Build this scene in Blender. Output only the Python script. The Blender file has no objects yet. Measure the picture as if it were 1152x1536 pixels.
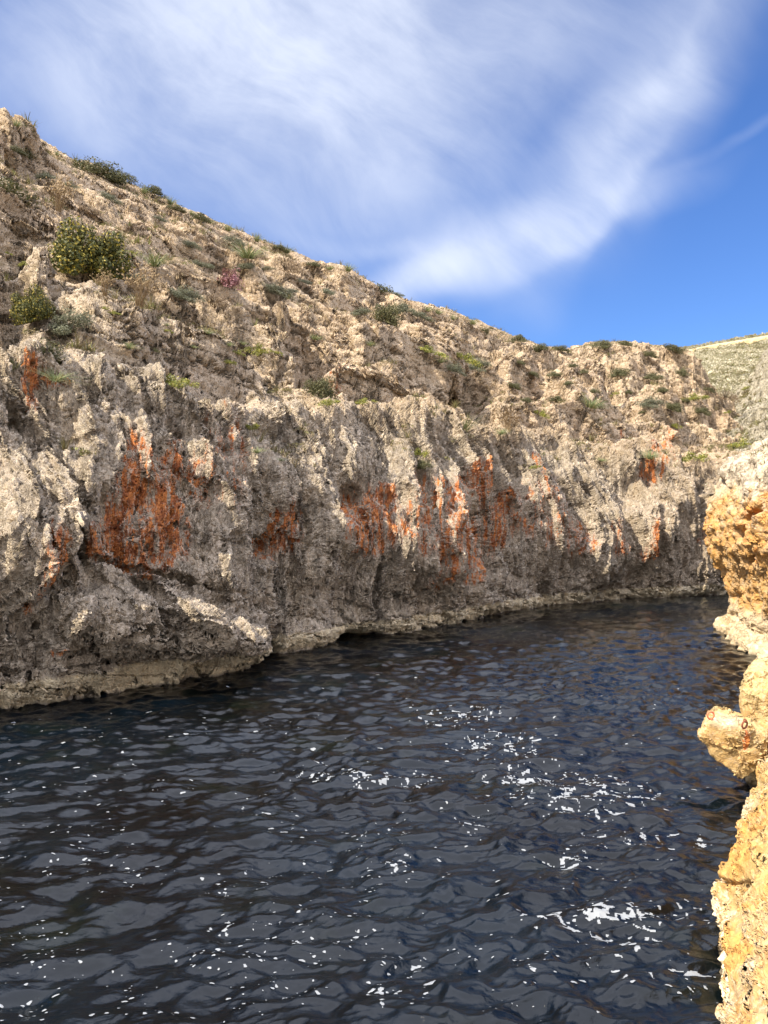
import bpy, math, random
import numpy as np
from mathutils import Vector, Matrix

rng = np.random.default_rng(7)
random.seed(7)
S = bpy.context.scene
COL = S.collection

# ------------------------------------------------------------------ camera
CAMH, F, CX, HY = 3.5, 1150.0, 576.0, 790.0      # metres above the water; focal length and horizon in photo pixels
cd = bpy.data.cameras.new("camera"); cam = bpy.data.objects.new("camera", cd); COL.objects.link(cam)
cam.location = (0, 0, CAMH); cam.rotation_euler = (math.radians(90), 0, 0)
cd.sensor_fit = 'VERTICAL'; cd.sensor_height = 36.0; cd.sensor_width = 27.0
cd.lens = 36.0 * F / 1536.0; cd.shift_y = (HY - 768.0) / 1536.0
cd.clip_start = 0.05; cd.clip_end = 3000
S.camera = cam
S.render.resolution_x, S.render.resolution_y = 768, 1024

# ------------------------------------------------------------------ light
SUN_EL, SUN_AZ = 46.0, 236.0      # azimuth: clockwise from +Y (view direction); 236 = behind, to the left
el, az = math.radians(SUN_EL), math.radians(SUN_AZ)
sdir = Vector((math.sin(az) * math.cos(el), math.cos(az) * math.cos(el), math.sin(el)))
sl = bpy.data.lights.new("sun", 'SUN'); sun = bpy.data.objects.new("sun", sl); COL.objects.link(sun)
sl.energy = 5.0; sl.angle = math.radians(0.5); sl.color = (1.0, 0.90, 0.72)
sun.rotation_euler = sdir.to_track_quat('Z', 'Y').to_euler()
S.view_settings.view_transform = 'Standard'; S.view_settings.look = 'None'
S.view_settings.exposure = 0.80; S.view_settings.gamma = 1.0


class NT:
    """small helper for node trees"""
    def __init__(s, tree): s.t = tree; s.n = tree.nodes; s.l = tree.links
    def node(s, typ, **kw):
        n = s.n.new(typ)
        for k, v in kw.items():
            setattr(n, k, v)
        return n
    def put(s, sock, v):
        if isinstance(v, bpy.types.NodeSocket): s.l.new(v, sock)
        elif v is not None:
            if hasattr(sock.default_value, '__len__') and not hasattr(v, '__len__'): sock.default_value = [v] * len(sock.default_value)
            elif hasattr(v, '__len__') and len(sock.default_value) == 4 and len(v) == 3: sock.default_value = (*v, 1)
            else: sock.default_value = v
    def math(s, op, a, b=None, c=None, clamp=False):
        n = s.node('ShaderNodeMath', operation=op, use_clamp=clamp)
        for i, v in enumerate((a, b, c)):
            if v is not None: s.put(n.inputs[i], v)
        return n.outputs[0]
    def vmath(s, op, a, b=None):
        n = s.node('ShaderNodeVectorMath', operation=op)
        s.put(n.inputs[0], a)
        if b is not None: s.put(n.inputs[1], b)
        return n.outputs[0]
    def mix(s, f, a, b, blend='MIX'):
        n = s.node('ShaderNodeMix', data_type='RGBA', blend_type=blend)
        s.put(n.inputs[0], f); s.put(n.inputs[6], a); s.put(n.inputs[7], b)
        return n.outputs[2]
    def ramp(s, v, a, b, lo=0.0, hi=1.0, smooth=True):
        n = s.node('ShaderNodeMapRange', interpolation_type='SMOOTHSTEP' if smooth else 'LINEAR')
        s.put(n.inputs[0], v); n.inputs[1].default_value = a; n.inputs[2].default_value = b
        n.inputs[3].default_value = lo; n.inputs[4].default_value = hi
        return n.outputs[0]
    def noise(s, vec, scale, detail=4, rough=0.55, dist=0.0, typ='FBM', lac=2.0):
        n = s.node('ShaderNodeTexNoise', noise_type=typ)
        s.put(n.inputs['Vector'], vec); n.inputs['Scale'].default_value = scale
        n.inputs['Detail'].default_value = detail; n.inputs['Roughness'].default_value = rough
        n.inputs['Distortion'].default_value = dist; n.inputs['Lacunarity'].default_value = lac
        return n.outputs['Fac']
    def voro(s, vec, scale, feature='F1', rnd=1.0):
        n = s.node('ShaderNodeTexVoronoi', feature=feature)
        s.put(n.inputs['Vector'], vec); n.inputs['Scale'].default_value = scale
        n.inputs['Randomness'].default_value = rnd
        return n.outputs['Distance']
    def attr(s, name):
        return s.node('ShaderNodeAttribute', attribute_name=name).outputs['Fac']
    def mapping(s, vec, scale=(1, 1, 1), loc=(0, 0, 0), rot=(0, 0, 0)):
        n = s.node('ShaderNodeMapping'); s.put(n.inputs[0], vec)
        n.inputs[1].default_value = loc; n.inputs[2].default_value = rot; n.inputs[3].default_value = scale
        return n.outputs[0]


# ------------------------------------------------------------------ sky
W = bpy.data.worlds.new("World"); S.world = W; W.use_nodes = True
W.node_tree.nodes.clear(); w = NT(W.node_tree)
sky = w.node('ShaderNodeTexSky', sky_type='NISHITA', sun_disc=False)
sky.sun_elevation = el; sky.sun_rotation = az
sky.air_density = 1.0; sky.dust_density = 0.4; sky.ozone_density = 2.5; sky.altitude = 0
gen = w.node('ShaderNodeTexCoord').outputs['Generated']
sep = w.node('ShaderNodeSeparateXYZ'); w.l.new(gen, sep.inputs[0])
ya = w.math('MAXIMUM', w.math('ABSOLUTE', sep.outputs[1]), 0.05)
A = w.math('DIVIDE', sep.outputs[0], ya)             # horizontal direction ratio
E = w.math('DIVIDE', sep.outputs[2], ya)             # height ratio
cmb = w.node('ShaderNodeCombineXYZ'); w.l.new(A, cmb.inputs[0]); w.l.new(E, cmb.inputs[1])
cv = cmb.outputs[0]
warp = w.node('ShaderNodeTexNoise'); w.l.new(cv, warp.inputs['Vector']); warp.inputs['Scale'].default_value = 2.2; warp.inputs['Detail'].default_value = 4
wv = w.vmath('SCALE', w.vmath('SUBTRACT', warp.outputs['Color'], (0.5, 0.5, 0.5))); wv.node.inputs[3].default_value = 0.22
cw = w.vmath('ADD', cv, wv)

def blob(a, e, ra, re, rot, amp, soft=0.0):
    m = w.mapping(w.vmath('SUBTRACT', cw, (a, e, 0)), rot=(0, 0, -rot))
    m = w.vmath('DIVIDE', m, (ra, re, 1))
    ln = w.node('ShaderNodeVectorMath', operation='LENGTH'); w.l.new(m, ln.inputs[0])
    return w.ramp(ln.outputs['Value'], soft, 1.0, amp, 0.0)
def pa(x): return (x - CX) / F
def pe(y): return (HY - y) / F
blobs = [blob(pa(420), pe(190), .58, .27, math.radians(-12), .85),
         blob(pa(520), pe(20), .62, .22, math.radians(0), .85),
         blob(pa(150), pe(80), .40, .22, math.radians(10), .45),
         blob(pa(780), pe(365), .33, .060, math.radians(18), .85),
         blob(pa(900), pe(260), .26, .085, math.radians(58), .62),
         blob(pa(990), pe(120), .30, .10, math.radians(72), .50),
         blob(pa(640), pe(415), .25, .035, math.radians(12), .70),
         blob(pa(560), pe(370), .20, .02, math.radians(-5), .30),
         blob(pa(1120), pe(215), .20, .016, math.radians(25), .10),
         blob(pa(935), pe(300), .13, .022, math.radians(55), .55), blob(pa(850), pe(372), .15, .022, math.radians(24), .5), blob(pa(960), pe(160), .20, .03, math.radians(66), .35)]
tot = blobs[0]
for b in blobs[1:]: tot = w.math('SUBTRACT', w.math('ADD', tot, b), w.math('MULTIPLY', tot, b))
streak = w.noise(w.mapping(w.mapping(cw, rot=(0, 0, math.radians(38))), scale=(1.0, 3.0, 1)), 1.9, 10, 0.60, 0.2)
puff = w.noise(cw, 3.5, 6, 0.55, 0.3)
tex = w.math('ADD', w.math('MULTIPLY', streak, 0.65), w.math('MULTIPLY', puff, 0.35))
cl = w.math('MULTIPLY', tot, w.ramp(tex, 0.33, 0.64, 0.40, 1.0))
zen_fill = w.ramp(w.math('ADD', sep.outputs[2], w.math('MULTIPLY', w.math('SUBTRACT', w.noise(gen, 3.0, 5, .6), .5), .35)), 0.64, 0.76)                # bright cloud added overhead, out of view, to lift shade and water reflections
cl = w.math('MAXIMUM', w.math('MULTIPLY', cl, 0.96), w.math('MULTIPLY', zen_fill, 0.92))
skyc = w.mix(1.0, sky.outputs[0], (0.50, 0.71, 1.08), 'MULTIPLY')
fill_veil = w.ramp(sep.outputs[1], 0.05, -0.45, 0.0, 0.75)     # white haze added behind the camera, unseen, as fill light for the shaded cliff
skyc = w.mix(fill_veil, skyc, (11.5, 10.8, 10.4))
skyc = w.mix(cl, skyc, w.mix(zen_fill, (5.7, 6.1, 7.0), (17.0, 17.6, 20.5)))
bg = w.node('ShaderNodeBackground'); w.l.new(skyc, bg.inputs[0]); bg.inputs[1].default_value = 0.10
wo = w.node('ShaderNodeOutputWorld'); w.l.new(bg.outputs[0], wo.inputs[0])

# ------------------------------------------------------------------ numpy noise
PERM = rng.permutation(256).astype(np.int32); PERM = np.concatenate([PERM, PERM])
_g = rng.normal(size=(256, 3)); G = (_g / np.linalg.norm(_g, axis=1)[:, None]).astype(np.float32)
def pn(x, y, z):
    x = np.asarray(x, np.float32); y = np.asarray(y, np.float32); z = np.asarray(z, np.float32)
    x, y, z = np.broadcast_arrays(x, y, z)
    xf, yf, zf = np.floor(x), np.floor(y), np.floor(z)
    xi, yi, zi = xf.astype(np.int32) & 255, yf.astype(np.int32) & 255, zf.astype(np.int32) & 255
    x = x - xf; y = y - yf; z = z - zf
    u, v, q = [a * a * a * (a * (a * 6 - 15) + 10) for a in (x, y, z)]
    def g(i, j, k):
        h = PERM[PERM[PERM[(xi + i) & 255] + ((yi + j) & 255)] + ((zi + k) & 255)]
        gg = G[h]
        return gg[..., 0] * (x - i) + gg[..., 1] * (y - j) + gg[..., 2] * (z - k)
    def lerp(a, b, t): return a + (b - a) * t
    return 1.5 * lerp(lerp(lerp(g(0, 0, 0), g(1, 0, 0), u), lerp(g(0, 1, 0), g(1, 1, 0), u), v),
                      lerp(lerp(g(0, 0, 1), g(1, 0, 1), u), lerp(g(0, 1, 1), g(1, 1, 1), u), v), q)
def fbm(x, y, z, o=4, r=0.5):
    s = 0; a = 1.0
    for i in range(o):
        s = s + a * pn(x + 7.3 * i, y - 3.1 * i, z + 5.7 * i); x, y, z = x * 2.03, y * 2.03, z * 2.03; a *= r
    return s
def ridged(x, y, z, o=4, r=0.5):
    s = 0; a = 1.0
    for i in range(o):
        s = s + a * (1 - 2 * np.abs(pn(x + 3.3 * i, y - 9.1 * i, z + 2.7 * i))); x, y, z = x * 2.1, y * 2.1, z * 2.1; a *= r
    return s
def sst(a, b, x):
    t = np.clip((x - a) / (b - a), 0, 1); return t * t * (3 - 2 * t)

# ------------------------------------------------------------------ mesh helpers
def tag(o, label=None, cat=None, group=None, kind=None):
    if label: o['label'] = label
    if cat: o['category'] = cat
    if group: o['group'] = group
    if kind: o['kind'] = kind
    return o
def link_mesh(name, me, mat, parent=None):
    o = bpy.data.objects.new(name, me); COL.objects.link(o)
    if mat: me.materials.append(mat)
    if parent: o.parent = parent
    return o
def mesh_np(name, co, quads, mat, attrs=None, parent=None, smooth=True, n=4):
    me = bpy.data.meshes.new(name)
    co = np.ascontiguousarray(co, dtype=np.float32).reshape(-1, 3); quads = np.ascontiguousarray(quads, dtype=np.int32).reshape(-1, n)
    me.vertices.add(len(co)); me.vertices.foreach_set('co', co.ravel())
    me.loops.add(quads.size); me.loops.foreach_set('vertex_index', quads.ravel())
    me.polygons.add(len(quads)); me.polygons.foreach_set('loop_start', np.arange(0, quads.size, n, dtype=np.int32))
    me.update(calc_edges=True)
    if smooth: me.polygons.foreach_set('use_smooth', np.ones(len(quads), bool))
    for k, v in (attrs or {}).items():
        a = me.attributes.new(k, 'FLOAT', 'POINT'); a.data.foreach_set('value', np.ascontiguousarray(v, dtype=np.float32).ravel())
    me.validate(clean_customdata=False) if False else None
    return link_mesh(name, me, mat, parent)
def gridquads(nr, nc, flip=False):
    i = np.arange(nr * nc, dtype=np.int32).reshape(nr, nc)
    q = np.stack([i[:-1, :-1], i[:-1, 1:], i[1:, 1:], i[1:, :-1]], -1).reshape(-1, 4)
    return q[:, ::-1] if flip else q
def gridnormals(P):
    du = np.gradient(P, axis=1); dv = np.gradient(P, axis=0)
    n = np.cross(du, dv); n /= (np.linalg.norm(n, axis=-1, keepdims=True) + 1e-9)
    return n
def project(P):
    Y = np.maximum(P[..., 1], 0.1)
    return CX + F * P[..., 0] / Y, HY - F * (P[..., 2] - CAMH) / Y
TERR = []            # (px, py, depth, position, normal) of all terrain vertices, to stand plants on
def register(P):
    N = gridnormals(P); N = np.where(N[..., 2:3] < 0, -N, N)
    px, py = project(P)
    TERR.append((px.ravel(), py.ravel(), P[..., 1].ravel(), P.reshape(-1, 3), N.reshape(-1, 3)))
def feature(px, py, lst):
    d = 0
    for cx, cy, rx, ry, rot, amp in lst:
        c, s = math.cos(math.radians(rot)), math.sin(math.radians(rot))
        dx, dy = px - cx, py - cy
        u = (dx * c + dy * s) / rx; v = (-dx * s + dy * c) / ry
        r = np.sqrt(u * u + v * v)
        d = d + amp * (1 - sst(0.35, 1.0, r))
    return d

# ------------------------------------------------------------------ materials
def rock_mat(name, cols, disp=0.16, fine=1.0, freq=1.0):
    """limestone: cols = (light, mid, dark, grey)"""
    m = bpy.data.materials.new(name); m.use_nodes = True; m.node_tree.nodes.clear(); t = NT(m.node_tree)
    m.displacement_method = 'BOTH'
    P = t.node('ShaderNodeTexCoord').outputs['Object']
    P = t.mapping(P, scale=(freq, freq, freq))
    wn = t.node('ShaderNodeTexNoise'); t.put(wn.inputs['Vector'], P); wn.inputs['Scale'].default_value = 1.3; wn.inputs['Detail'].default_value = 3
    off = t.vmath('SCALE', t.vmath('SUBTRACT', wn.outputs['Color'], (0.5, 0.5, 0.5))); off.node.inputs[3].default_value = 0.5
    Q = t.vmath('ADD', P, off)
    offv = t.vmath('SCALE', off); offv.node.inputs[3].default_value = 0.28; V_ = t.vmath('ADD', P, offv)
    # geometry detail
    big = t.noise(P, 0.9, 9, 0.62)
    pits = t.voro(Q, 2.6); pits2 = t.voro(Q, 7.5); pits3 = t.voro(Q, 19.0)
    rid = t.noise(Q, 1.6, 7, 0.6, 0.2, 'RIDGED_MULTIFRACTAL')
    st0 = t.mapping(t.mapping(t.mapping(Q, rot=(0, 0, math.radians(-54.4))), rot=(0, math.radians(-10.8), 0)), scale=(0.30, 1.1, 1.5))
    strat = t.noise(st0, 1.5, 8, 0.62); crev = t.ramp(t.math('ABSOLUTE', t.math('SUBTRACT', t.noise(st0, 1.1, 6, 0.6), 0.5)), 0.0, 0.028, -1.5, 0.0)
    vert = t.noise(t.mapping(V_, scale=(1, 1, 0.11)), 3.0, 7, 0.64)
    cliffy = t.attr('flute')
    soft = t.math('SUBTRACT', 1.0, t.math('MULTIPLY', cliffy, 0.85))
    gate = t.ramp(t.noise(P, 0.7, 4, 0.6), 0.40, 0.60)
    h = t.math('MULTIPLY', t.math('SUBTRACT', big, 0.5), 1.0)
    h = t.math('ADD', h, t.math('MULTIPLY', t.ramp(pits, 0.0, 0.5, -0.75, 0.0), t.math('MULTIPLY', gate, 1.0)))
    h = t.math('ADD', h, t.math('MULTIPLY', t.ramp(pits2, 0.05, 0.38, -0.80, 0.0), t.math('ADD', t.math('MULTIPLY', t.ramp(t.noise(P, 1.7, 3, .6), .46, .58), 0.85), 0.15)))
    h = t.math('ADD', h, t.ramp(pits3, 0.0, 0.42, -0.34 * fine, 0.0))
    h = t.math('ADD', h, t.math('MULTIPLY', t.math('MULTIPLY', t.math('SUBTRACT', vert, 0.5), cliffy), 4.2))
    h = t.math('ADD', h, t.math('MULTIPLY', t.math('SUBTRACT', rid, 0.5), 0.14))
    soft = t.math('SUBTRACT', 1.0, t.math('MULTIPLY', cliffy, 0.85))
    h = t.math('ADD', h, t.math('MULTIPLY', t.math('ADD', t.math('MULTIPLY', t.math('SUBTRACT', strat, 0.5), 3.4), crev), soft))
    holes = t.math('MULTIPLY', t.ramp(t.voro(t.mapping(Q, scale=(1, 1, .55)), 4.2), 0.02, 0.30, -1.6, 0.0), t.math('ADD', t.math('MULTIPLY', t.ramp(t.noise(P, 1.2, 3, .6), .50, .58), .7), t.math('MULTIPLY', t.attr('rust'), 1.2)))
    h = t.math('ADD', h, t.math('MULTIPLY', holes, t.math('ADD', 0.15, cliffy)))
    mic = t.noise(Q, 16.0, 6, 0.7)
    h = t.math('ADD', h, t.math('MULTIPLY', t.math('SUBTRACT', mic, 0.5), 0.62 * fine))
    dn = t.node('ShaderNodeDisplacement'); t.put(dn.inputs['Height'], h); dn.inputs['Midlevel'].default_value = 0; dn.inputs['Scale'].default_value = disp
    # colour
    n1 = t.noise(P, 0.35, 6, 0.6); n2 = t.noise(Q, 2.2, 8, 0.68); n3 = t.noise(Q, 9.0, 6, 0.7)
    streaks = t.noise(t.mapping(V_, scale=(1, 1, 0.07)), 3.4, 7, 0.70)
    c = t.mix(t.ramp(n2, 0.34, 0.66), cols[1], cols[0])
    c = t.mix(t.math('MULTIPLY', t.ramp(n1, 0.42, 0.62), 0.5), c, cols[2])
    grey = t.math('MULTIPLY', t.attr('grey'), t.ramp(streaks, 0.30, 0.60, 0.55, 1.0))
    c = t.mix(grey, c, cols[3])
    dk = t.math('MULTIPLY', t.math('MULTIPLY', t.ramp(streaks, 0.48, 0.58), t.attr('grey')), 0.50)
    wst = t.math('MULTIPLY', t.ramp(t.noise(t.mapping(V_, scale=(1, 1, 0.10), loc=(5, 3, 1)), 4.4, 8, 0.75), 0.54, 0.62), t.attr('grey'))
    c = t.mix(t.math('MULTIPLY', wst, 0.68), c, (0.64, 0.55, 0.45))
    c = t.mix(dk, c, (0.13, 0.098, 0.068))
    # white lichen crust in flecks
    fl = t.math('MULTIPLY', t.ramp(t.noise(Q, 7.5, 5, 0.75), 0.53, 0.60), t.math('ADD', 0.25, t.math('MULTIPLY', t.attr('grey'), 0.75)))
    c = t.mix(t.math('MULTIPLY', fl, 0.70), c, (0.66, 0.57, 0.46))
    dkf = t.ramp(t.noise(Q, 6.0, 6, 0.78), 0.56, 0.64)
    c = t.mix(t.math('MULTIPLY', dkf, 0.52), c, (0.08, 0.066, 0.05))
    # orange iron stains
    r = t.math('ADD', t.math('MULTIPLY', t.attr('rust'), 1.12), t.math('MULTIPLY', t.math('SUBTRACT', t.noise(t.mapping(V_, scale=(1, 1, 0.13)), 4.8, 9, 0.80), 0.5), 5.0))
    r = t.math('MULTIPLY', r, t.ramp(t.attr('rust'), 0.0, 0.16))
    rc = t.mix(t.ramp(t.noise(Q, 5.0, 6, 0.75), 0.42, 0.58), (0.68, 0.25, 0.068), (0.36, 0.11, 0.038))
    c = t.mix(t.math('MULTIPLY', t.ramp(r, 0.36, 0.50), 0.92), c, rc)
    pk = t.math('MULTIPLY', t.ramp(r, 0.16, 0.30), t.ramp(r, 0.34, 0.46, 1.0, 0.0))
    c = t.mix(t.math('MULTIPLY', pk, 0.5), c, (0.60, 0.44, 0.35))
    # ochre patches and pale waterline crust
    oc = t.math('ADD', t.attr('ochre'), t.math('MULTIPLY', t.math('SUBTRACT', n2, 0.5), 1.2))
    c = t.mix(t.math('MULTIPLY', t.ramp(oc, 0.35, 0.75), 0.85), c, (0.52, 0.27, 0.07))
    pl = t.math('ADD', t.attr('pale'), t.math('MULTIPLY', t.math('SUBTRACT', t.noise(Q, 3.0, 6, 0.7), 0.5), 1.3))
    c = t.mix(t.math('MULTIPLY', t.ramp(pl, 0.42, 0.66), 0.92), c, (0.76, 0.64, 0.44))
    wt = t.attr('wet')
    c = t.mix(t.math('MULTIPLY', wt, 0.9), c, (0.018, 0.016, 0.012))
    # thin green in soil pockets
    gr = t.math('ADD', t.attr('veg'), t.math('MULTIPLY', t.math('SUBTRACT', t.noise(Q, 3.0, 7, 0.7), 0.5), 1.5))
    gc = t.mix(t.ramp(n3, 0.4, 0.6), (0.085, 0.095, 0.03), (0.15, 0.115, 0.05))
    c = t.mix(t.math('MULTIPLY', t.ramp(gr, 0.40, 0.62), 0.85), c, gc)
    c = t.mix(0.7, c, t.mix(1.0, c, t.mix(n3, (0.2, 0.2, 0.2), (1.8, 1.8, 1.8)), 'MULTIPLY'))
    b = t.node('ShaderNodeBsdfPrincipled'); t.put(b.inputs['Base Color'], c)
    t.put(b.inputs['Roughness'], t.math('SUBTRACT', 0.92, t.math('MULTIPLY', wt, 0.5))); b.inputs['Specular IOR Level'].default_value = 0.25
    o = t.node('ShaderNodeOutputMaterial'); t.l.new(b.outputs[0], o.inputs['Surface']); t.l.new(dn.outputs[0], o.inputs['Displacement'])
    return m
ROCK = rock_mat('limestone', ((0.62, 0.485, 0.335), (0.46, 0.345, 0.225), (0.34, 0.23, 0.14), (0.44, 0.375, 0.295)), 0.16)
ROCKR = rock_mat('ochre limestone', ((0.56, 0.445, 0.285), (0.45, 0.335, 0.195), (0.44, 0.29, 0.14), (0.40, 0.34, 0.26)), 0.030, 1.0, 1.2)
ROCKN = rock_mat('near limestone', ((0.52, 0.40, 0.19), (0.41, 0.28, 0.105), (0.42, 0.205, 0.045), (0.46, 0.38, 0.26)), 0.021, 1.0, 2.0)
ROCKW = rock_mat('white karst', ((0.60, 0.55, 0.42), (0.44, 0.39, 0.28), (0.50, 0.44, 0.30), (0.5, 0.47, 0.40)), 0.16)
ROCKV = rock_mat('grey karst', ((0.54, 0.48, 0.37), (0.36, 0.32, 0.24), (0.24, 0.21, 0.13), (0.42, 0.40, 0.35)), 0.22)

# ------------------------------------------------------------------ the cliff and hill on the far side of the inlet
X0, X1, NC = -330.0, 1140.0, 1400
xs = np.linspace(X0, X1, NC)
def curve(pts):
    p = np.array(pts, float); y = np.interp(xs, p[:, 0], p[:, 1])
    k = np.hanning(25); k /= k.sum()
    return np.convolve(np.pad(y, 12, mode='edge'), k, 'valid')
water_y = curve([(-330, 1131), (0, 1064), (60, 1052), (150, 1041), (250, 1027), (330, 1012), (380, 994), (398, 984), (450, 976), (530, 959), (600, 949), (690, 936), (700, 930), (760, 918), (850, 907), (950, 899), (1060, 893), (1140, 889)])
brow_y = curve([(-330, 530), (0, 580), (100, 575), (200, 602), (300, 625), (400, 640), (470, 640), (560, 632), (620, 645), (700, 665), (800, 668), (850, 680), (900, 694), (950, 698), (1000, 703), (1060, 712), (1140, 716)])
ridge_y = curve([(-330, 24), (0, 174), (60, 207), (120, 243), (200, 279), (300, 320), (400, 363), (470, 389), (520, 402), (560, 425), (620, 452), (700, 476), (760, 500), (830, 524), (850, 523), (880, 516), (930, 512), (990, 517), (1030, 523), (1048, 545), (1065, 578), (1085, 604), (1110, 640), (1140, 660)])
ridge_Y = curve([(-330, 28.9), (-200, 31.8), (0, 36.4), (200, 42.5), (400, 51), (520, 58), (600, 63.7), (700, 73), (820, 88), (870, 97), (930, 102), (1000, 104), (1045, 100), (1060, 92), (1085, 84), (1110, 76), (1140, 70)])
wY = F * CAMH / (water_y - HY)
browY = wY * curve([(-330, 1.13), (300, 1.13), (800, 1.12), (1140, 1.10)])
def z_of(y, Y): return CAMH + (HY - y) / F * Y
browz = z_of(brow_y, browY); ridgez = z_of(ridge_y, ridge_Y)
N1, N2, N3, N4 = 30, 430, 640, 50
rows_y, rows_Y, rows_z, zone = [], [], [], []
for k in range(N1):
    f = k / N1; rows_Y.append(wY + 0.5 * (1 - f)); rows_z.append(np.full(NC, -1.6 * (1 - f))); zone.append(-1 + f)
for k in range(N2):                                    # cliff face: slightly undercut, then leaning back to the brow
    f = k / N2
    g = -0.05 * math.sin(min(f / 0.35, 1) * math.pi) + 0.55 * f ** 1.6 + 0.45 * max(0, f - .75) / .25 * .999 if False else (0.5 * f ** 1.4 + 0.5 * f ** 6)
    rows_Y.append(wY + (browY - wY) * g); rows_z.append(browz * (1 - (1 - f) ** 1.15)); zone.append(f)
sl_ = (ridgez - browz) / (ridge_Y - browY)
kb, kr = (browz - CAMH) / browY, (ridgez - CAMH) / ridge_Y
for k in range(N3):
    f = k / N3; kk = kb + (kr - kb) * f
    Yk = (browz - CAMH - sl_ * browY) / (kk - sl_); rows_Y.append(Yk); rows_z.append(browz + sl_ * (Yk - browY)); zone.append(1 + f)
for k in range(N4):
    f = k / (N4 - 1); rows_Y.append(ridge_Y * (1 + 0.30 * f)); rows_z.append(ridgez - ridgez * (0.02 + 0.12 * f) * f); zone.append(2 + f)
Yg = np.array(rows_Y); Zg = np.array(rows_z); zone = np.array(zone)[:, None] * np.ones((1, NC))
Xg = (xs[None, :] - CX) / F * Yg
P = np.stack([Xg, Yg, Zg], -1).astype(np.float32)
bx, by = project(P)                                    # photo pixels of the smooth base surface
dd = np.array([0.582, 0.813]); nn = np.array([-0.813, 0.582])
T = P[..., 0] * dd[0] + P[..., 1] * dd[1]; O = P[..., 0] * nn[0] + P[..., 1] * nn[1]; Z = P[..., 2]
N = gridnormals(P); N = np.where(N[..., 2:3] < 0, -N, N)
nY = N[..., 1:2]
N = np.where((zone[..., None] < 1) & (N[..., 1:2] > 0), -N, N)
cl = 1 - sst(0.98, 1.12, zone)                         # on the cliff face
# terraces: level ledges of varying height, pushed about by noise
lo = fbm(P[..., 0] * .10, P[..., 1] * .10, Z * .15, 3)
lo2 = fbm(P[..., 0] * .33 + 9, P[..., 1] * .33, Z * .33, 3)
loT = fbm(T * .055 + 4, O * .16, Z * .22, 3)
slope = sst(1.0, 1.08, zone) * (1 - sst(1.97, 2.15, zone))
def terr(z, h, warp, lo_=.30, hi_=.62):
    q = z / h + warp; fr = q - np.floor(q); return h * (sst(lo_, hi_, fr) - fr)
fade = (0.15 + 0.85 * (1 - sst(1.78, 1.97, zone)))
far = sst(40, 90, P[..., 1])
ZT = Z + .19 * T
dz = terr(ZT, 2.9, loT * .9 + .12 * lo2, .30, .60) * .85 + terr(ZT, .9, loT * 2.4 + lo2 * .25, .25, .62) * .75
dz *= slope * fade * (1 + .7 * far)
h1 = ridged(T * .10 + lo, O * .34, (Z + .15 * T) * .42, 4)           # boulders and gullies
h2 = fbm(P[..., 0] * .8, P[..., 1] * .8, Z * .8, 4)
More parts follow.
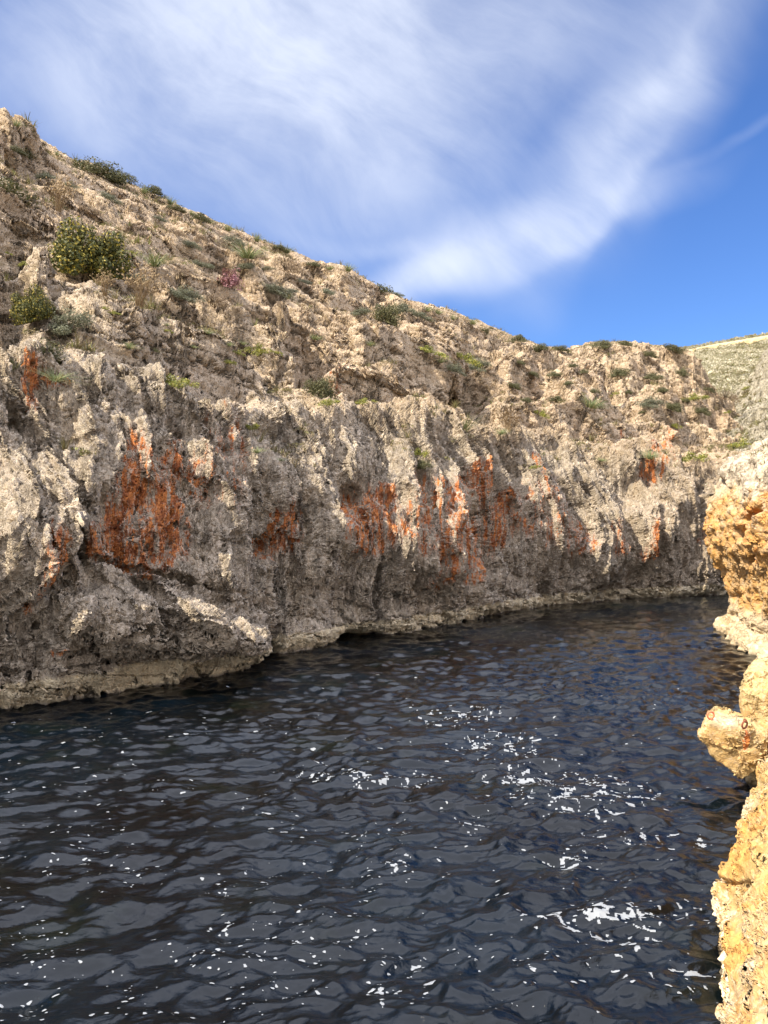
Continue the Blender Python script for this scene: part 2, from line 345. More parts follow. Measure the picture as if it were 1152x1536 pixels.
# runnels down the faces
wr = lo2 * .6
fl = ridged(T * .55 + wr, O * .15, Z * .06 + 3, 3); fl2 = ridged(T * 1.5 + wr * 2, O * .3, Z * .09, 3)
disp = slope * (.30 * (h1 - .3) + .07 * h2 + .02 * (fl2 - .4) + .10 * lo2) * (1 + .8 * far)
disp *= fade
disp += cl * sst(-.2, .25, zone) * (.46 * (fl - .3) + .27 * (fl2 - .4) + .10 * h2 + .30 * lo2)
feats = [(225, 862, 150, 9, 14, -.5), (104, 780, 12, 95, -14, -.8), (150, 960, 70, 8, -20, -.25), (330, 935, 8, 40, 5, -.25), (375, 930, 34, 26, 0, .3), (310, 700, 10, 90, 4, -.25), (490, 700, 9, 80, 0, -.3), (620, 760, 8, 90, -4, -.3), (345, 780, 10, 90, 2, .22), (590, 720, 14, 90, 0, .25),
  # photo x, y, radii, rotation, metres (minus = hollow)
    (14, 810, 95, 135, 8, 1.05), (40, 1000, 150, 70, 0, .25), (205, 938, 200, 60, 9, 1.1), (300, 955, 110, 45, 20, .35),
    (200, 790, 95, 90, 10, -.45), (255, 700, 40, 90, 0, -.15), (385, 820, 24, 34, 0, -.6), (432, 868, 22, 38, 0, -.5),
    (400, 760, 26, 90, 5, .3), (450, 760, 30, 120, -5, .25), (540, 805, 60, 60, 0, .42), (600, 770, 40, 120, 0, .2), (520, 750, 20, 26, 0, -.5),
    (660, 800, 45, 130, 3, .35), (720, 800, 22, 90, -4, -.35), (800, 790, 50, 100, -10, .3), (885, 820, 50, 90, -10, .55), (960, 800, 40, 70, 0, .5),
    (925, 880, 60, 40, 0, -.4), (835, 870, 60, 60, 0, -.4), (970, 820, 12, 50, -10, -.4), (620, 900, 90, 50, 0, -.35), (480, 905, 80, 45, 0, -.3),
    (542, 962, 36, 24, 0, -2.6), (397, 984, 22, 26, 0, -1.8), (470, 575, 42, 40, 20, -1.6), (400, 545, 30, 40, 0, .7), (560, 560, 60, 60, 25, .9),
    (705, 610, 52, 46, 20, -2.6), (760, 590, 50, 40, 35, .9), (640, 560, 70, 34, 30, .9), (625, 650, 50, 22, 10, .4),
    (580, 470, 22, 44, -20, -2.6), (500, 440, 50, 40, 20, .35), (860, 625, 62, 46, 15, 2.0), (845, 590, 60, 12, 15, -1.5), (920, 615, 45, 14, 10, -1.0),
    (1030, 655, 22, 26, 0, -1.6), (985, 640, 40, 30, 20, 1.0), (950, 705, 50, 24, 10, .6), (1000, 735, 40, 60, 0, .5), (1045, 770, 14, 60, 5, -1.8),
    (1020, 700, 16, 24, 0, -.8), (990, 800, 60, 60, 20, .4),
    (14, 470, 26, 80, 8, -.6), (48, 500, 36, 75, 15, .5), (95, 500, 34, 60, 10, -.4), (15, 240, 60, 40, 25, .9), (40, 290, 60, 34, 25, -.9), (20, 560, 60, 25, 10, -.5),
    (60, 225, 90, 10, 30, -.5), (210, 480, 50, 30, 25, -.5), (250, 650, 180, 14, 18, -.15), (950, 575, 60, 26, 10, .8)]
wpx = bx + 9 * pn(P[..., 0] * .9, P[..., 1] * .9, Z * .9) * (1 - .4 * far); wpy = by + 9 * pn(P[..., 0] * .9 + 40, P[..., 1] * .9, Z * .9)
disp += .34 * np.exp(-((zone + .03 * lo2 - .965) / .045) ** 2) - .38 * np.exp(-((zone + .03 * lo2 - 1.085) / .04) ** 2)
disp += feature(wpx, wpy, feats)
# big stepped crack lines down the cliff, rock-block joints
jt = np.abs(pn(T * .35 + lo * .5, O * .2 + 5, Z * .5 + lo2 * .3)); disp -= cl * .10 * (1 - sst(0.0, .03, jt))
jt2 = np.abs(pn(P[..., 0] * .16 + lo2 * .12, P[..., 1] * .16, Z * .42 + 11)); disp -= slope * .35 * (1 - sst(0.0, .05, jt2))
# narrow notch worn at the waterline
wl = np.exp(-((Z - .05) / .16) ** 2); disp -= .16 * wl
low = (1 - sst(.0, .13, zone)) * (zone > -.3); disp += low * .12 * ridged(T * 1.2, O, Z * 1.0, 3) * .6
Pn = P + N * disp[..., None]
Pn[..., 2] += dz
RNM = pn(T * .5, O * .5, Z * .5)
# paint layers
rust_f = [(215, 800, 80, 80, 0, .62), (185, 700, 24, 70, 0, .30), (258, 700, 14, 70, 0, .55), (140, 810, 30, 40, 0, .5), (20, 860, 26, 80, 0, .42), (30, 620, 22, 30, 0, .45), (60, 600, 60, 10, 10, .4),
          (80, 800, 8, 30, 0, .5), (405, 800, 24, 50, 0, .42), (530, 790, 60, 55, 0, .55), (565, 755, 14, 40, 0, .5), (655, 780, 20, 60, 0, .6), (690, 830, 26, 60, 0, .5), (742, 780, 12, 50, 0, .65), (720, 780, 10, 60, 0, .35),
          (790, 710, 8, 24, 0, .55), (640, 860, 26, 40, 0, .25), (850, 810, 26, 40, 0, .3), (960, 810, 16, 46, 0, .62), (905, 810, 20, 40, 0, .3), (700, 720, 20, 40, 0, .4),
          (965, 720, 22, 16, 0, .6), (1000, 690, 10, 24, 0, .6), (935, 675, 10, 8, 0, .5), (1043, 790, 12, 40, 0, .5), (60, 980, 14, 10, 0, .5), (365, 962, 10, 8, 0, .6),
          (20, 540, 10, 26, 0, .4), (500, 610, 20, 20, 0, .16), (940, 525, 20, 10, 0, .20)]
rust = np.clip(feature(wpx, wpy, rust_f) + feature(wpx, wpy, [(215, 770, 100, 140, 0, .24), (540, 780, 70, 80, 0, .14), (700, 790, 90, 100, 0, .14), (410, 790, 50, 90, 0, .14), (965, 720, 30, 40, 0, .15), (320, 700, 60, 120, 0, .14), (620, 780, 60, 100, 0, .18), (800, 770, 60, 80, 0, .17)]), 0, .38)
cg = (1 - sst(.72, 1.12 , zone + .10 * lo2)); left = 1 - sst(150, 620, bx - (by - 560) * .5)
grey = np.clip(cg * 1.0 + .55 * left * (1 - sst(1.05, 1.8, zone)) + .15, 0, 1) * (1 - .35 * sst(850, 1000, bx))
pale = 1.05 * np.exp(-((Z - .28) / .26) ** 2) + .08
wet = 1 - sst(-.04, .07, Z + .05 * lo2)

nz = gridnormals(Pn)[..., 2]; nz = np.abs(nz)
veg = slope * (sst(.62, .95, nz) * .40 + .18 * sst(1.75, 2.0, zone)) + .25 * sst(2.0, 2.1, zone)
ochre = .10 * np.exp(-((zone - .28) / .22) ** 2) + .12 * slope
flute = np.clip(cl * (.35 + .65 * sst(.5, 2.0, Z + .5 * lo2)) + .08 * slope, 0, 1)
# spread the rows evenly along each column's real length, so that steep risers keep as fine a mesh as level ledges
NR2 = 1330
step = np.linalg.norm(np.diff(Pn, axis=0), axis=-1) / np.maximum(Pn[1:, :, 1], 8) ; step /= step.sum(0, keepdims=True)
kx_s = np.hanning(9); kx_s /= kx_s.sum(); step = np.stack([np.convolve(np.pad(row, 4, mode='edge'), kx_s, 'valid') for row in step])
base_ = np.ones_like(step); base_[:N1] = .3; base_[-N4:] = .5; base_ /= base_.sum(0, keepdims=True)
cum = np.concatenate([np.zeros((1, NC)), np.cumsum(.72 * step + .28 * base_, 0)]); cum /= cum[-1:]
stack = np.concatenate([Pn, np.stack([a * np.ones_like(Z) for a in (rust, grey, pale, wet, veg, ochre, flute)], -1)], -1)
out = np.empty((NR2, NC, stack.shape[-1]), np.float32); tgt = np.linspace(0, 1, NR2)
for c_i in range(NC):
    cc_ = cum[:, c_i]; i_ = np.clip(np.searchsorted(cc_, tgt, 'right') - 1, 0, len(cc_) - 2); w_ = ((tgt - cc_[i_]) / (cc_[i_ + 1] - cc_[i_]))[:, None]
    out[:, c_i] = stack[i_, c_i] * (1 - w_) + stack[i_ + 1, c_i] * w_
Pn = out[..., :3].copy()
cliff = mesh_np('cliff_hill', Pn, gridquads(*Pn.shape[:2]), ROCK, {k_: out[..., 3 + i_] for i_, k_ in enumerate(('rust', 'grey', 'pale', 'wet', 'veg', 'ochre', 'flute'))})
tag(cliff, kind='structure')
register(Pn)

# ------------------------------------------------------------------ terrain farther up the valley
def slab(name, x0, x1, nc, keys, nr, mat, noise_amp, tstep, extra=None, grey=.3, veg0=.2):
    x = np.linspace(x0, x1, nc); rows = []
    ks = [(np.interp(x, [a[0] for a in k], [a[1] for a in k]), np.interp(x, [a[0] for a in k], [a[2] for a in k])) for k in keys]
    for a, b, n in zip(ks[:-1], ks[1:], nr):
        za, zb = z_of(*a), z_of(*b)
        for i in range(n):
            f = i / n; Y = a[1] + (b[1] - a[1]) * f; z = za + (zb - za) * f
            rows.append(np.stack([(x - CX) / F * Y, Y, z], -1))
    Q = np.array(rows, np.float32); q = [Q[..., i] for i in range(3)]
    l1 = fbm(q[0] * .05, q[1] * .05, q[2] * .1, 3); l2 = fbm(q[0] * .25, q[1] * .25, q[2] * .3, 4); r = ridged(q[0] * .12, q[1] * .12, q[2] * .2, 4)
    Q = Q.copy(); tilt = q[2] + (extra or 0) * q[0]
    Q[..., 2] += terr(tilt, tstep, l1 * 2 + l2 * .5) * .7 + noise_amp * (l2 + .6 * r)
    nz = np.abs(gridnormals(Q)[..., 2])
    z0 = np.zeros_like(nz)
    o = mesh_np(name, Q, gridquads(*Q.shape[:2]), mat, dict(rust=z0, grey=z0 + grey, pale=z0, wet=z0, veg=veg0 + .5 * sst(.7, .95, nz) * (.5 + .5 * l2), ochre=z0, flute=z0 + .3))
    tag(o, kind='structure'); register(Q); return o
slab('far_hillside', 960, 1330, 420, [[(960, 700, 105), (1330, 700, 105)], [(960, 590, 150), (1330, 580, 150)], [(960, 545, 255), (1035, 530, 255), (1152, 512, 255), (1330, 470, 255)],
     [(960, 536, 330), (1330, 470, 400)]], [80, 300, 40], ROCKW, .9, 2.4, .02, .0, .52)
slab('valley_side', 1052, 1330, 460, [[(1052, 705, 46), (1330, 705, 46)], [(1052, 650, 84), (1085, 616, 86), (1110, 588, 88), (1130, 562, 90), (1152, 520, 90), (1200, 440, 88), (1330, 350, 84)],
     [(1052, 650, 100), (1152, 560, 110), (1330, 420, 110)]], [430, 40], ROCKV, .45, 1.5, -.5, .0, .34)

# ------------------------------------------------------------------ rocks of the near bank, on the right: outline swept upwards
def outline_rock(name, pts, prof, mat, n_along, n_up, closed_inset, amp, feats=(), paint=None, seed=0, face=3.0):
    p = np.array(pts, float); seg = np.r_[0, np.cumsum(np.linalg.norm(np.diff(p[:, :2], axis=0), axis=1))]
    # sample density follows nearness to the camera
    s = np.linspace(0, seg[-1], 2000); cx = np.interp(s, seg, p[:, 0]); cy = np.interp(s, seg, p[:, 1]); hh = np.interp(s, seg, p[:, 2]) if p.shape[1] > 2 else np.ones_like(s)
    k = np.hanning(61); k /= k.sum()
    sm = lambda a: np.convolve(np.pad(a, 30, mode='edge'), k, 'valid')
    cx, cy, hh = sm(cx), sm(cy), sm(hh)
    wgt = 1 / np.maximum(np.hypot(cx, cy), 2) * np.where((cy < 3.6) | (cx > .56 * cy + 1.5), .12, 1.0); cw_ = np.cumsum(wgt); cw_ = (cw_ - cw_[0]) / (cw_[-1] - cw_[0])
    ss = np.interp(np.linspace(0, 1, n_along), cw_, np.arange(2000))
    cx, cy, hh = [np.interp(ss, np.arange(2000), a) for a in (cx, cy, hh)]
    tx, ty = np.gradient(cx), np.gradient(cy); L = np.hypot(tx, ty); nx, ny = ty / L, -tx / L        # inland = right of travel
    kk = np.hanning(81); kk /= kk.sum()
    nx = np.convolve(np.pad(nx, 40, mode='edge'), kk, 'valid'); ny = np.convolve(np.pad(ny, 40, mode='edge'), kk, 'valid')
    pr = np.array(prof, float); ps = np.r_[0, np.cumsum(np.linalg.norm(np.diff(pr, axis=0), axis=1))]
    uu = np.linspace(0, ps[-1], 800); du_ = np.where(uu < face, 1.0, .12); du_ = np.cumsum(du_); du_ = (du_ - du_[0]) / (du_[-1] - du_[0]); u = np.interp(np.linspace(0, 1, n_up), du_, uu); ins = np.interp(u, ps, pr[:, 0]); zz = np.interp(u, ps, pr[:, 1])
    k2 = np.hanning(max(5, n_up // 14 | 1)); k2 /= k2.sum(); h_ = len(k2) // 2
    ins = np.convolve(np.pad(ins, h_, mode='edge'), k2, 'valid'); zz = np.convolve(np.pad(zz, h_, mode='edge'), k2, 'valid')
    zs = np.where(zz[:, None] > 0, zz[:, None] * hh[None, :], zz[:, None])
    Q = np.stack([cx[None] + ins[:, None] * nx[None], cy[None] + ins[:, None] * ny[None], zs], -1).astype(np.float32)
    Nn = gridnormals(Q); out = -(Nn[..., 0] * nx[None] + Nn[..., 1] * ny[None]) + Nn[..., 2]
    Nn = np.where(out[..., None] < 0, -Nn, Nn)
    X, Y, Zz = [Q[..., i] for i in range(3)]
    a = fbm(X * .5 + seed, Y * .5, Zz * .5, 4); b = ridged(X * 1.1 + seed, Y * 1.1, Zz * 1.3, 4); c_ = fbm(X * 2.6, Y * 2.6, Zz * 2.6, 4)
    bd = terr(Zz + .5 * a, .55, .3 * a + .15 * b, .3, .7)
    px, py = project(Q); qx = px + 5 * c_; qy = py + 5 * a
    d = amp * (.75 * a + .38 * (b - .4) + .30 * c_ + .5 * bd / .55 * .5) + feature(qx, qy, feats)
    Q = Q + Nn * d[..., None]
    at = {k_: np.zeros_like(d) for k_ in ('rust', 'grey', 'pale', 'wet', 'veg', 'ochre', 'flute')}
    Zf = Q[..., 2]
    at['wet'] = 1 - sst(-.02, .08, Zf + .04 * a)
    if paint: paint(at, Q, px, py, a, b)
    o = mesh_np(name, Q, gridquads(*Q.shape[:2]), mat, at); tag(o, kind='structure'); register(Q)
    return o, Q
def paint_big(at, Q, px, py, a, b):
    z = Q[..., 2]
    at['grey'] = .75 * sst(4.2, 4.9, z + .6 * a + .02 * (px - 1100)) + .2
    at['ochre'] = .62 * (1 - sst(4.0, 4.9, z + .6 * a)) * sst(.6, 1.2, z)
    at['rust'] = feature(px, py, [(1130, 775, 18, 20, 0, .6), (1118, 800, 14, 22, 0, .5), (1050, 790, 8, 60, 0, .5), (1130, 760, 12, 12, 0, .5), (1075, 785, 16, 10, 0, .30), (1140, 830, 14, 20, 0, .35), (1055, 835, 14, 10, 0, .5)])
    at['pale'] = .48 * np.exp(-((z - .3) / .5) ** 2); at['flute'] += .25
big, BQ = outline_rock('cliff_right', [(30, 9, 1), (17, 12, 1), (12.0, 14.5, 1), (10.0, 17.2, 1), (9.75, 19.2, 1), (10.3, 22.0, 1), (11.15, 24.6, .99), (11.45, 26.2, .97), (12.6, 28.0, 1.0), (16, 30.5, 1.12), (24, 33.5, 1.3), (40, 37, 1.4)],
    [(.6, -1.6), (0, -.4), (0, .25), (.38, .5), (.30, 1.4), (.12, 2.2), (-.22, 2.7), (-.35, 3.6), (-.25, 4.5), (.15, 5.4), (.9, 6.1), (2.2, 6.45), (5, 6.9), (10, 7.3), (14, 7.3)],
    ROCKR, 620, 560, True, .30,
    [(1130, 775, 20, 12, -25, -.7), (1130, 832, 9, 20, 0, -.6), (1120, 800, 12, 18, 0, -.3), (1095, 735, 6, 40, -25, -.35), (1095, 700, 40, 30, 0, .15), (1095, 938, 6, 12, 0, -.4), (1080, 935, 3, 8, 0, -.25), (1060, 840, 16, 10, 0, -.3)], paint_big, 3, 9.5)

def paint_near(at, Q, px, py, a, b):
    z = Q[..., 2]
    at['grey'] = .10 + .35 * sst(.1, .5, a); at['ochre'] = .30 + .35 * b * 0.5 + feature(px, py, [(1120, 1440, 40, 46, 20, .42), (1115, 1290, 34, 34, 20, .2), (1120, 1375, 24, 16, 0, .35)])
    at['pale'] = .50 * np.exp(-((z - .12) / .35) ** 2) + .12
near, NQ = outline_rock('shore_rock', [(-9, -9, 1.0), (-2.2, -2.0, 1), (.60, 2.0, 1), (2.0, 4.2, 1), (2.50, 5.25, 1), (2.74, 5.9, 1), (2.86, 6.4, 1), (3.10, 6.85, 1), (3.38, 7.2, .95), (3.66, 7.6, .95), (4.02, 8.3, .85), (4.42, 9.1, .75), (5.0, 9.9, .7), (5.6, 10.6, .75), (6.2, 12.5, .75), (8, 14.2, .8), (12, 16, 1.0), (20, 18, 1.2)],
    [(.35, -1.5), (.05, -.5), (-.02, 0), (0, .35), (.12, .75), (.40, 1.15), (.85, 1.45), (1.5, 1.6), (2.8, 1.72), (6, 1.9), (10, 2.0)], ROCKN, 1100, 620, True, .19,
    [(1082, 1430, 12, 30, 0, .06), (1110, 1325, 30, 5, -10, -.08)], paint_near, 21, 4.6)

# block with the mooring ledge: two polygonal cross-sections run along the bank, grown into one rock
def lump(sec, Y0, stations, nu, nv, paint, amp, seed):
    """sec: photo-pixel outline at depth Y0, taken as a cross-section in X and Z; stations: (dY, scale, dx, dz)"""
    q = np.array([((x - CX) / F * Y0, z_of(y, Y0)) for x, y in sec]); q = np.concatenate([q, q[:1]])
    L = np.r_[0, np.cumsum(np.linalg.norm(np.diff(q, axis=0), axis=1))]; u = np.linspace(0, L[-1], nu)
    sx_, sz_ = np.interp(u, L, q[:, 0]), np.interp(u, L, q[:, 1]); kk = np.hanning(5); kk /= kk.sum()
    sx_ = np.convolve(np.pad(sx_[:-1], 2, mode='wrap'), kk, 'valid'); sz_ = np.convolve(np.pad(sz_[:-1], 2, mode='wrap'), kk, 'valid')
    sx_ = np.r_[sx_, sx_[:1]]; sz_ = np.r_[sz_, sz_[:1]]; cx_, cz_ = sx_.mean(), sz_.mean()
    st = np.array(stations, float); f = np.linspace(0, len(st) - 1, nv); I = np.arange(len(st)); st = np.stack([np.interp(f, I, st[:, k]) for k in range(4)], -1)
    kk = np.hanning(5); kk /= kk.sum(); st = np.stack([np.convolve(np.pad(st[:, k], 2, mode='edge'), kk, 'valid') for k in range(4)], -1)
    X = cx_ + (sx_ - cx_)[None] * st[:, 1:2] + st[:, 2:3] + .53 * st[:, 0:1]; Z_ = cz_ + (sz_ - cz_)[None] * st[:, 1:2] + st[:, 3:4]; Y = np.repeat(Y0 + st[:, 0:1], nu, 1)
    Q = np.stack([X, Y, Z_], -1).astype(np.float32); cen = np.stack([cx_ + st[:, 2:3] + .53 * st[:, 0:1] + 0 * X, Y, cz_ + st[:, 3:4] + 0 * X], -1)
    Nn = gridnormals(Q); Nn = np.where(((Q - cen) * Nn).sum(-1, keepdims=True) < 0, -Nn, Nn)
    a = fbm(X * 1.6 + seed, Y * 1.6, Z_ * 1.6, 5); b = ridged(X * 3 + seed, Y * 3, Z_ * 3, 4)
    endf = np.minimum(np.arange(nv), np.arange(nv)[::-1])[:, None]
    Q = Q + Nn * (amp * (a + .5 * (b - .4)))[..., None] * sst(0, 8, endf)[..., None]
    at = {k_: np.zeros_like(a) for k_ in ('rust', 'grey', 'pale', 'wet', 'veg', 'ochre', 'flute')}
    px, py = project(Q); paint(at, Q, px, py, a, b)
    return Q, at
def paint_ledge(at, Q, px, py, a, b):
    z = Q[..., 2]; at['wet'] = 1 - sst(0, .1, z); at['ochre'] = .25 + feature(px, py, [(1085, 1110, 26, 18, 0, .25)])
    at['grey'] += .15 + .7 * feature(px, py, [(1088, 1084, 36, 14, 3, 1.0)]); at['rust'] = feature(px, py, [(1118, 1108, 7, 22, 5, .5), (1066, 1072, 8, 5, 0, .45)]); at['pale'] += .2
Q1, a1 = lump([(1122, 1250), (1118, 1185), (1122, 1150), (1117, 1110), (1112, 1070), (1112, 1035), (1116, 1016), (1126, 1007), (1142, 1006), (1156, 1010), (1180, 995), (1290, 985), (1290, 1260)], 10.3,
              [(-.28, .03, .6, -.4), (-.25, .80, .22, -.15), (-.12, .93, .08, -.05), (0, .97, .02, -.02), (.3, 1, 0, 0), (.8, 1.0, .05, .0), (1.3, .97, .2, -.05), (1.7, .9, .4, -.2), (2.0, .6, .7, -.4), (2.05, .02, .8, -.6)], 420, 240, paint_ledge, .055, 5)
Q2, a2 = lump([(1056, 1086), (1051, 1096), (1052, 1104), (1058, 1114), (1064, 1128), (1078, 1142), (1094, 1152), (1106, 1164), (1114, 1168), (1124, 1160), (1140, 1150), (1150, 1100), (1124, 1090), (1100, 1087), (1075, 1084), (1062, 1080)], 9.85,
              [(-.03, .03, .02, -.02), (-.02, .93, .01, -.02), (.02, .98, .0, -.01), (.2, 1, 0, 0), (.45, .98, .02, .01), (.62, .93, .06, .02), (.72, .7, .15, .0), (.75, .02, .2, 0)], 300, 150, paint_ledge, .030, 9)
q1, q2 = gridquads(*Q1.shape[:2]), gridquads(*Q2.shape[:2]) + Q1[..., 0].size
led = mesh_np('rock_ledge', np.concatenate([Q1.reshape(-1, 3), Q2.reshape(-1, 3)]), np.concatenate([q1, q2]), ROCKN, {k: np.r_[a1[k].ravel(), a2[k].ravel()] for k in a1})
tag(led, kind='structure'); register(Q1); register(Q2)

# ------------------------------------------------------------------ water
def waves(X, Y):
    c, s = math.cos(math.radians(14)), math.sin(math.radians(14))
    U, V = X * c + Y * s, -X * s + Y * c
    U, V = U * 1.38, V * 1.38
    w1 = pn(U * .42 + 3, V * .75, .2); w2 = pn(U * 1.0 + .6 * w1, V * 1.7, 4.1); w3 = 1 - 2 * np.abs(pn(U * 1.7 + .8 * w1, V * 3.0 + .5 * w2, 9.3)); w6 = pn(U * 2.1 + w1, V * 3.1, 5.1); w4 = 1 - 2 * np.abs(pn(U * 4.2 + w2, V * 6.6 + w1, 2.2)); w5 = pn(X * 11 + w3 * .5, Y * 14, 7.7)
    mod = .65 + .6 * pn(X * .16, Y * .16, 6.0)
    return (.054 * w1 + .064 * w2 + .045 * w6 + mod * (.044 * w3 + .0140 * w4) + .0036 * w5)
ncw, nrw = 1150, 1150
kx = np.linspace(-900, 2050, ncw); ky = np.r_[np.linspace(4400, 1750, 60)[:-1], np.linspace(1750, 820, nrw - 59)]
Yw = F * CAMH / (ky - HY); Xw = (kx[None] - CX) / F * Yw[:, None]; Yw = np.repeat(Yw[:, None], ncw, 1)
hw = waves(Xw, Yw) * (1 - .35 * sst(30, 60, Yw))
# calmer right under the far cliff
wm = bpy.data.materials.new('sea water'); wm.use_nodes = True; wm.node_tree.nodes.clear(); t = NT(wm.node_tree)
Pw = t.node('ShaderNodeTexCoord').outputs['Object']
nb = t.noise(Pw, 0.22, 4, 0.6)
wc = t.mix(t.ramp(nb, .38, .62), (0.0006, 0.0010, 0.0012), (0.0015, 0.0040, 0.0070))
wc = t.mix(t.math('MULTIPLY', t.ramp(t.noise(Pw, .55, 5, .65), .52, .66), .5), wc, (0.0035, 0.0060, 0.0030))
bs = t.node('ShaderNodeBsdfPrincipled'); t.put(bs.inputs['Base Color'], wc); bs.inputs['Roughness'].default_value = 0.045; bs.inputs['IOR'].default_value = 1.36
bm_ = t.node('ShaderNodeBump'); bm_.inputs['Strength'].default_value = 0.75; bm_.inputs['Distance'].default_value = 0.01
t.put(bm_.inputs['Height'], t.noise(t.mapping(Pw, scale=(1, 1.5, 1), rot=(0, 0, -.25)), 14, 5, .6)); t.l.new(bm_.outputs[0], bs.inputs['Normal'])
o = t.node('ShaderNodeOutputMaterial'); t.l.new(bs.outputs[0], o.inputs[0])
wat = mesh_np('water', np.stack([Xw, Yw, hw], -1), gridquads(nrw, ncw), wm); tag(wat, kind='structure')

# foam: thin floating flecks and lacy patches
fm = bpy.data.materials.new('sea foam'); fm.use_nodes = True
fb = fm.node_tree.nodes['Principled BSDF']; fb.inputs['Base Color'].default_value = (.36, .38, .40, 1); fb.inputs['Roughness'].default_value = .6; fb.inputs['Alpha'].default_value = .62
fv, ff = [], []
def fleck(px, py, r, el_=1.0, rot=0.0):
    Y0 = F * CAMH / (py - HY); X0_ = (px - CX) / F * Y0; n = 9; b = len(fv)
    ph = random.random() * 6.28; k = random.uniform(.15, .45)
    for i in range(n):
        a = i / n * 6.283; rr = r * (1 + k * math.sin(2 * a + ph) + .2 * math.sin(3 * a + 2 * ph))
        u, v = rr * math.cos(a) * el_, rr * math.sin(a)
        fv.append((X0_ + u * math.cos(rot) - v * math.sin(rot), Y0 + u * math.sin(rot) + v * math.cos(rot)))
    ff.append(tuple(range(b, b + n)))
for i in range(3000):                                  # loose flecks, most in the lower left
    py = 1000 + 536 * random.random() ** .8; px = random.uniform(-60, 1090)
    if random.random() > (.85 if px < 620 else .45): continue
    cn = float(pn(px * .011, py * .02, 3.3))
    if cn < random.uniform(-.3, .2): continue
    Yd = F * CAMH / (py - HY)
    fleck(px, py, random.choice([.004, .005, .007, .009, .012, .018]) * random.uniform(.6, 1.2) * min(1.4, max(.8, Yd / 9)), random.uniform(1, 1.9), random.uniform(-.4, .4))
lf = []                                                # lacy patches: cells of a fine grid kept where the lace pattern is
LACE = [(905, 1392, 70, 26, 1.0), (925, 1425, 30, 16, .9), (830, 1378, 60, 10, .6), (1020, 1375, 60, 22, .35), (880, 1195, 90, 26, .55), (905, 1222, 26, 10, .9), (800, 1165, 60, 16, .6), (740, 1120, 60, 20, .45),
        (575, 1170, 70, 14, .5), (480, 1166, 40, 9, .55), (710, 1236, 34, 12, .6), (850, 1295, 28, 14, .6), (580, 1505, 26, 20, .6), (600, 1300, 18, 12, .6), (925, 1475, 40, 14, .6), (1030, 1461, 36, 6, .8), (620, 1445, 24, 10, .55),
        (700, 1075, 70, 16, .35), (950, 1262, 110, 14, .35), (330, 1390, 30, 8, .5), (440, 1415, 30, 8, .4), (560, 1250, 60, 10, .3), (350, 1340, 24, 6, .4), (660, 1480, 50, 16, .3)]
gx, gy = np.meshgrid(np.arange(240, 1100, 1.1), np.arange(1040, 1536, 1.1))
Yq = F * CAMH / (gy - HY); Xq = (gx - CX) / F * Yq; wgt_ = 0
for a in LACE: wgt_ = np.maximum(wgt_, a[4] * np.exp(-((gx - a[0]) / a[2]) ** 2 - ((gy - a[1]) / a[3]) ** 2))
l1 = pn(Xq * 3.6 + 1.5 * pn(Xq * 1.5, Yq * 1.5, 3), Yq * 5.5 + pn(Xq * 4, Yq * 4, 8), 1.7); l2 = pn(Xq * 8 + l1, Yq * 11, 5.5); l3 = pn(Xq * 24, Yq * 30, 2.5)
lace = (1 - np.abs(l1) * 3.6) * .7 + .62 * l2 + .60 * l3
keep = (lace > .92 - .66 * np.minimum(wgt_, .8)) & (wgt_ > .10)
ky_, kx_ = np.where(keep[:-1, :-1])
ids = np.arange(gx.size).reshape(gx.shape); lq = np.stack([ids[ky_, kx_], ids[ky_ + 1, kx_], ids[ky_ + 1, kx_ + 1], ids[ky_, kx_ + 1]], -1)
uq, inv = np.unique(lq.ravel(), return_inverse=True)
fv = np.array(fv); hz = waves(fv[:, 0], fv[:, 1])
me = bpy.data.meshes.new('foam'); me.from_pydata([(x, y, z + .006) for (x, y), z in zip(fv, hz)] + [(x, y, z + .004) for x, y, z in zip(Xq.ravel()[uq], Yq.ravel()[uq], waves(Xq.ravel()[uq], Yq.ravel()[uq]))], [], ff + [tuple(q) for q in (inv.reshape(-1, 4) + len(fv)).tolist()])
tag(link_mesh('foam', me, fm), kind='stuff')

# ------------------------------------------------------------------ plants
def leaf_mat(name, c1, c2, c3=None, scale=3.0):
    m = bpy.data.materials.new(name); m.use_nodes = True; m.node_tree.nodes.clear(); t = NT(m.node_tree)
    r = t.node('ShaderNodeNewGeometry').outputs['Random Per Island']
    c = t.mix(t.ramp(r, 0.1, 0.9, smooth=False), c1, c2)
    if c3: c = t.mix(t.ramp(t.math('FRACT', t.math('MULTIPLY', r, 17.3)), .80, .86), c, c3)
    b = t.node('ShaderNodeBsdfPrincipled'); t.put(b.inputs['Base Color'], c); b.inputs['Roughness'].default_value = .6; b.inputs['Specular IOR Level'].default_value = .3
    tr = t.node('ShaderNodeBsdfTranslucent'); t.put(tr.inputs[0], c)
    mx = t.node('ShaderNodeMixShader'); mx.inputs[0].default_value = .22; t.l.new(b.outputs[0], mx.inputs[1]); t.l.new(tr.outputs[0], mx.inputs[2])
    o = t.node('ShaderNodeOutputMaterial'); t.l.new(mx.outputs[0], o.inputs[0]); return m
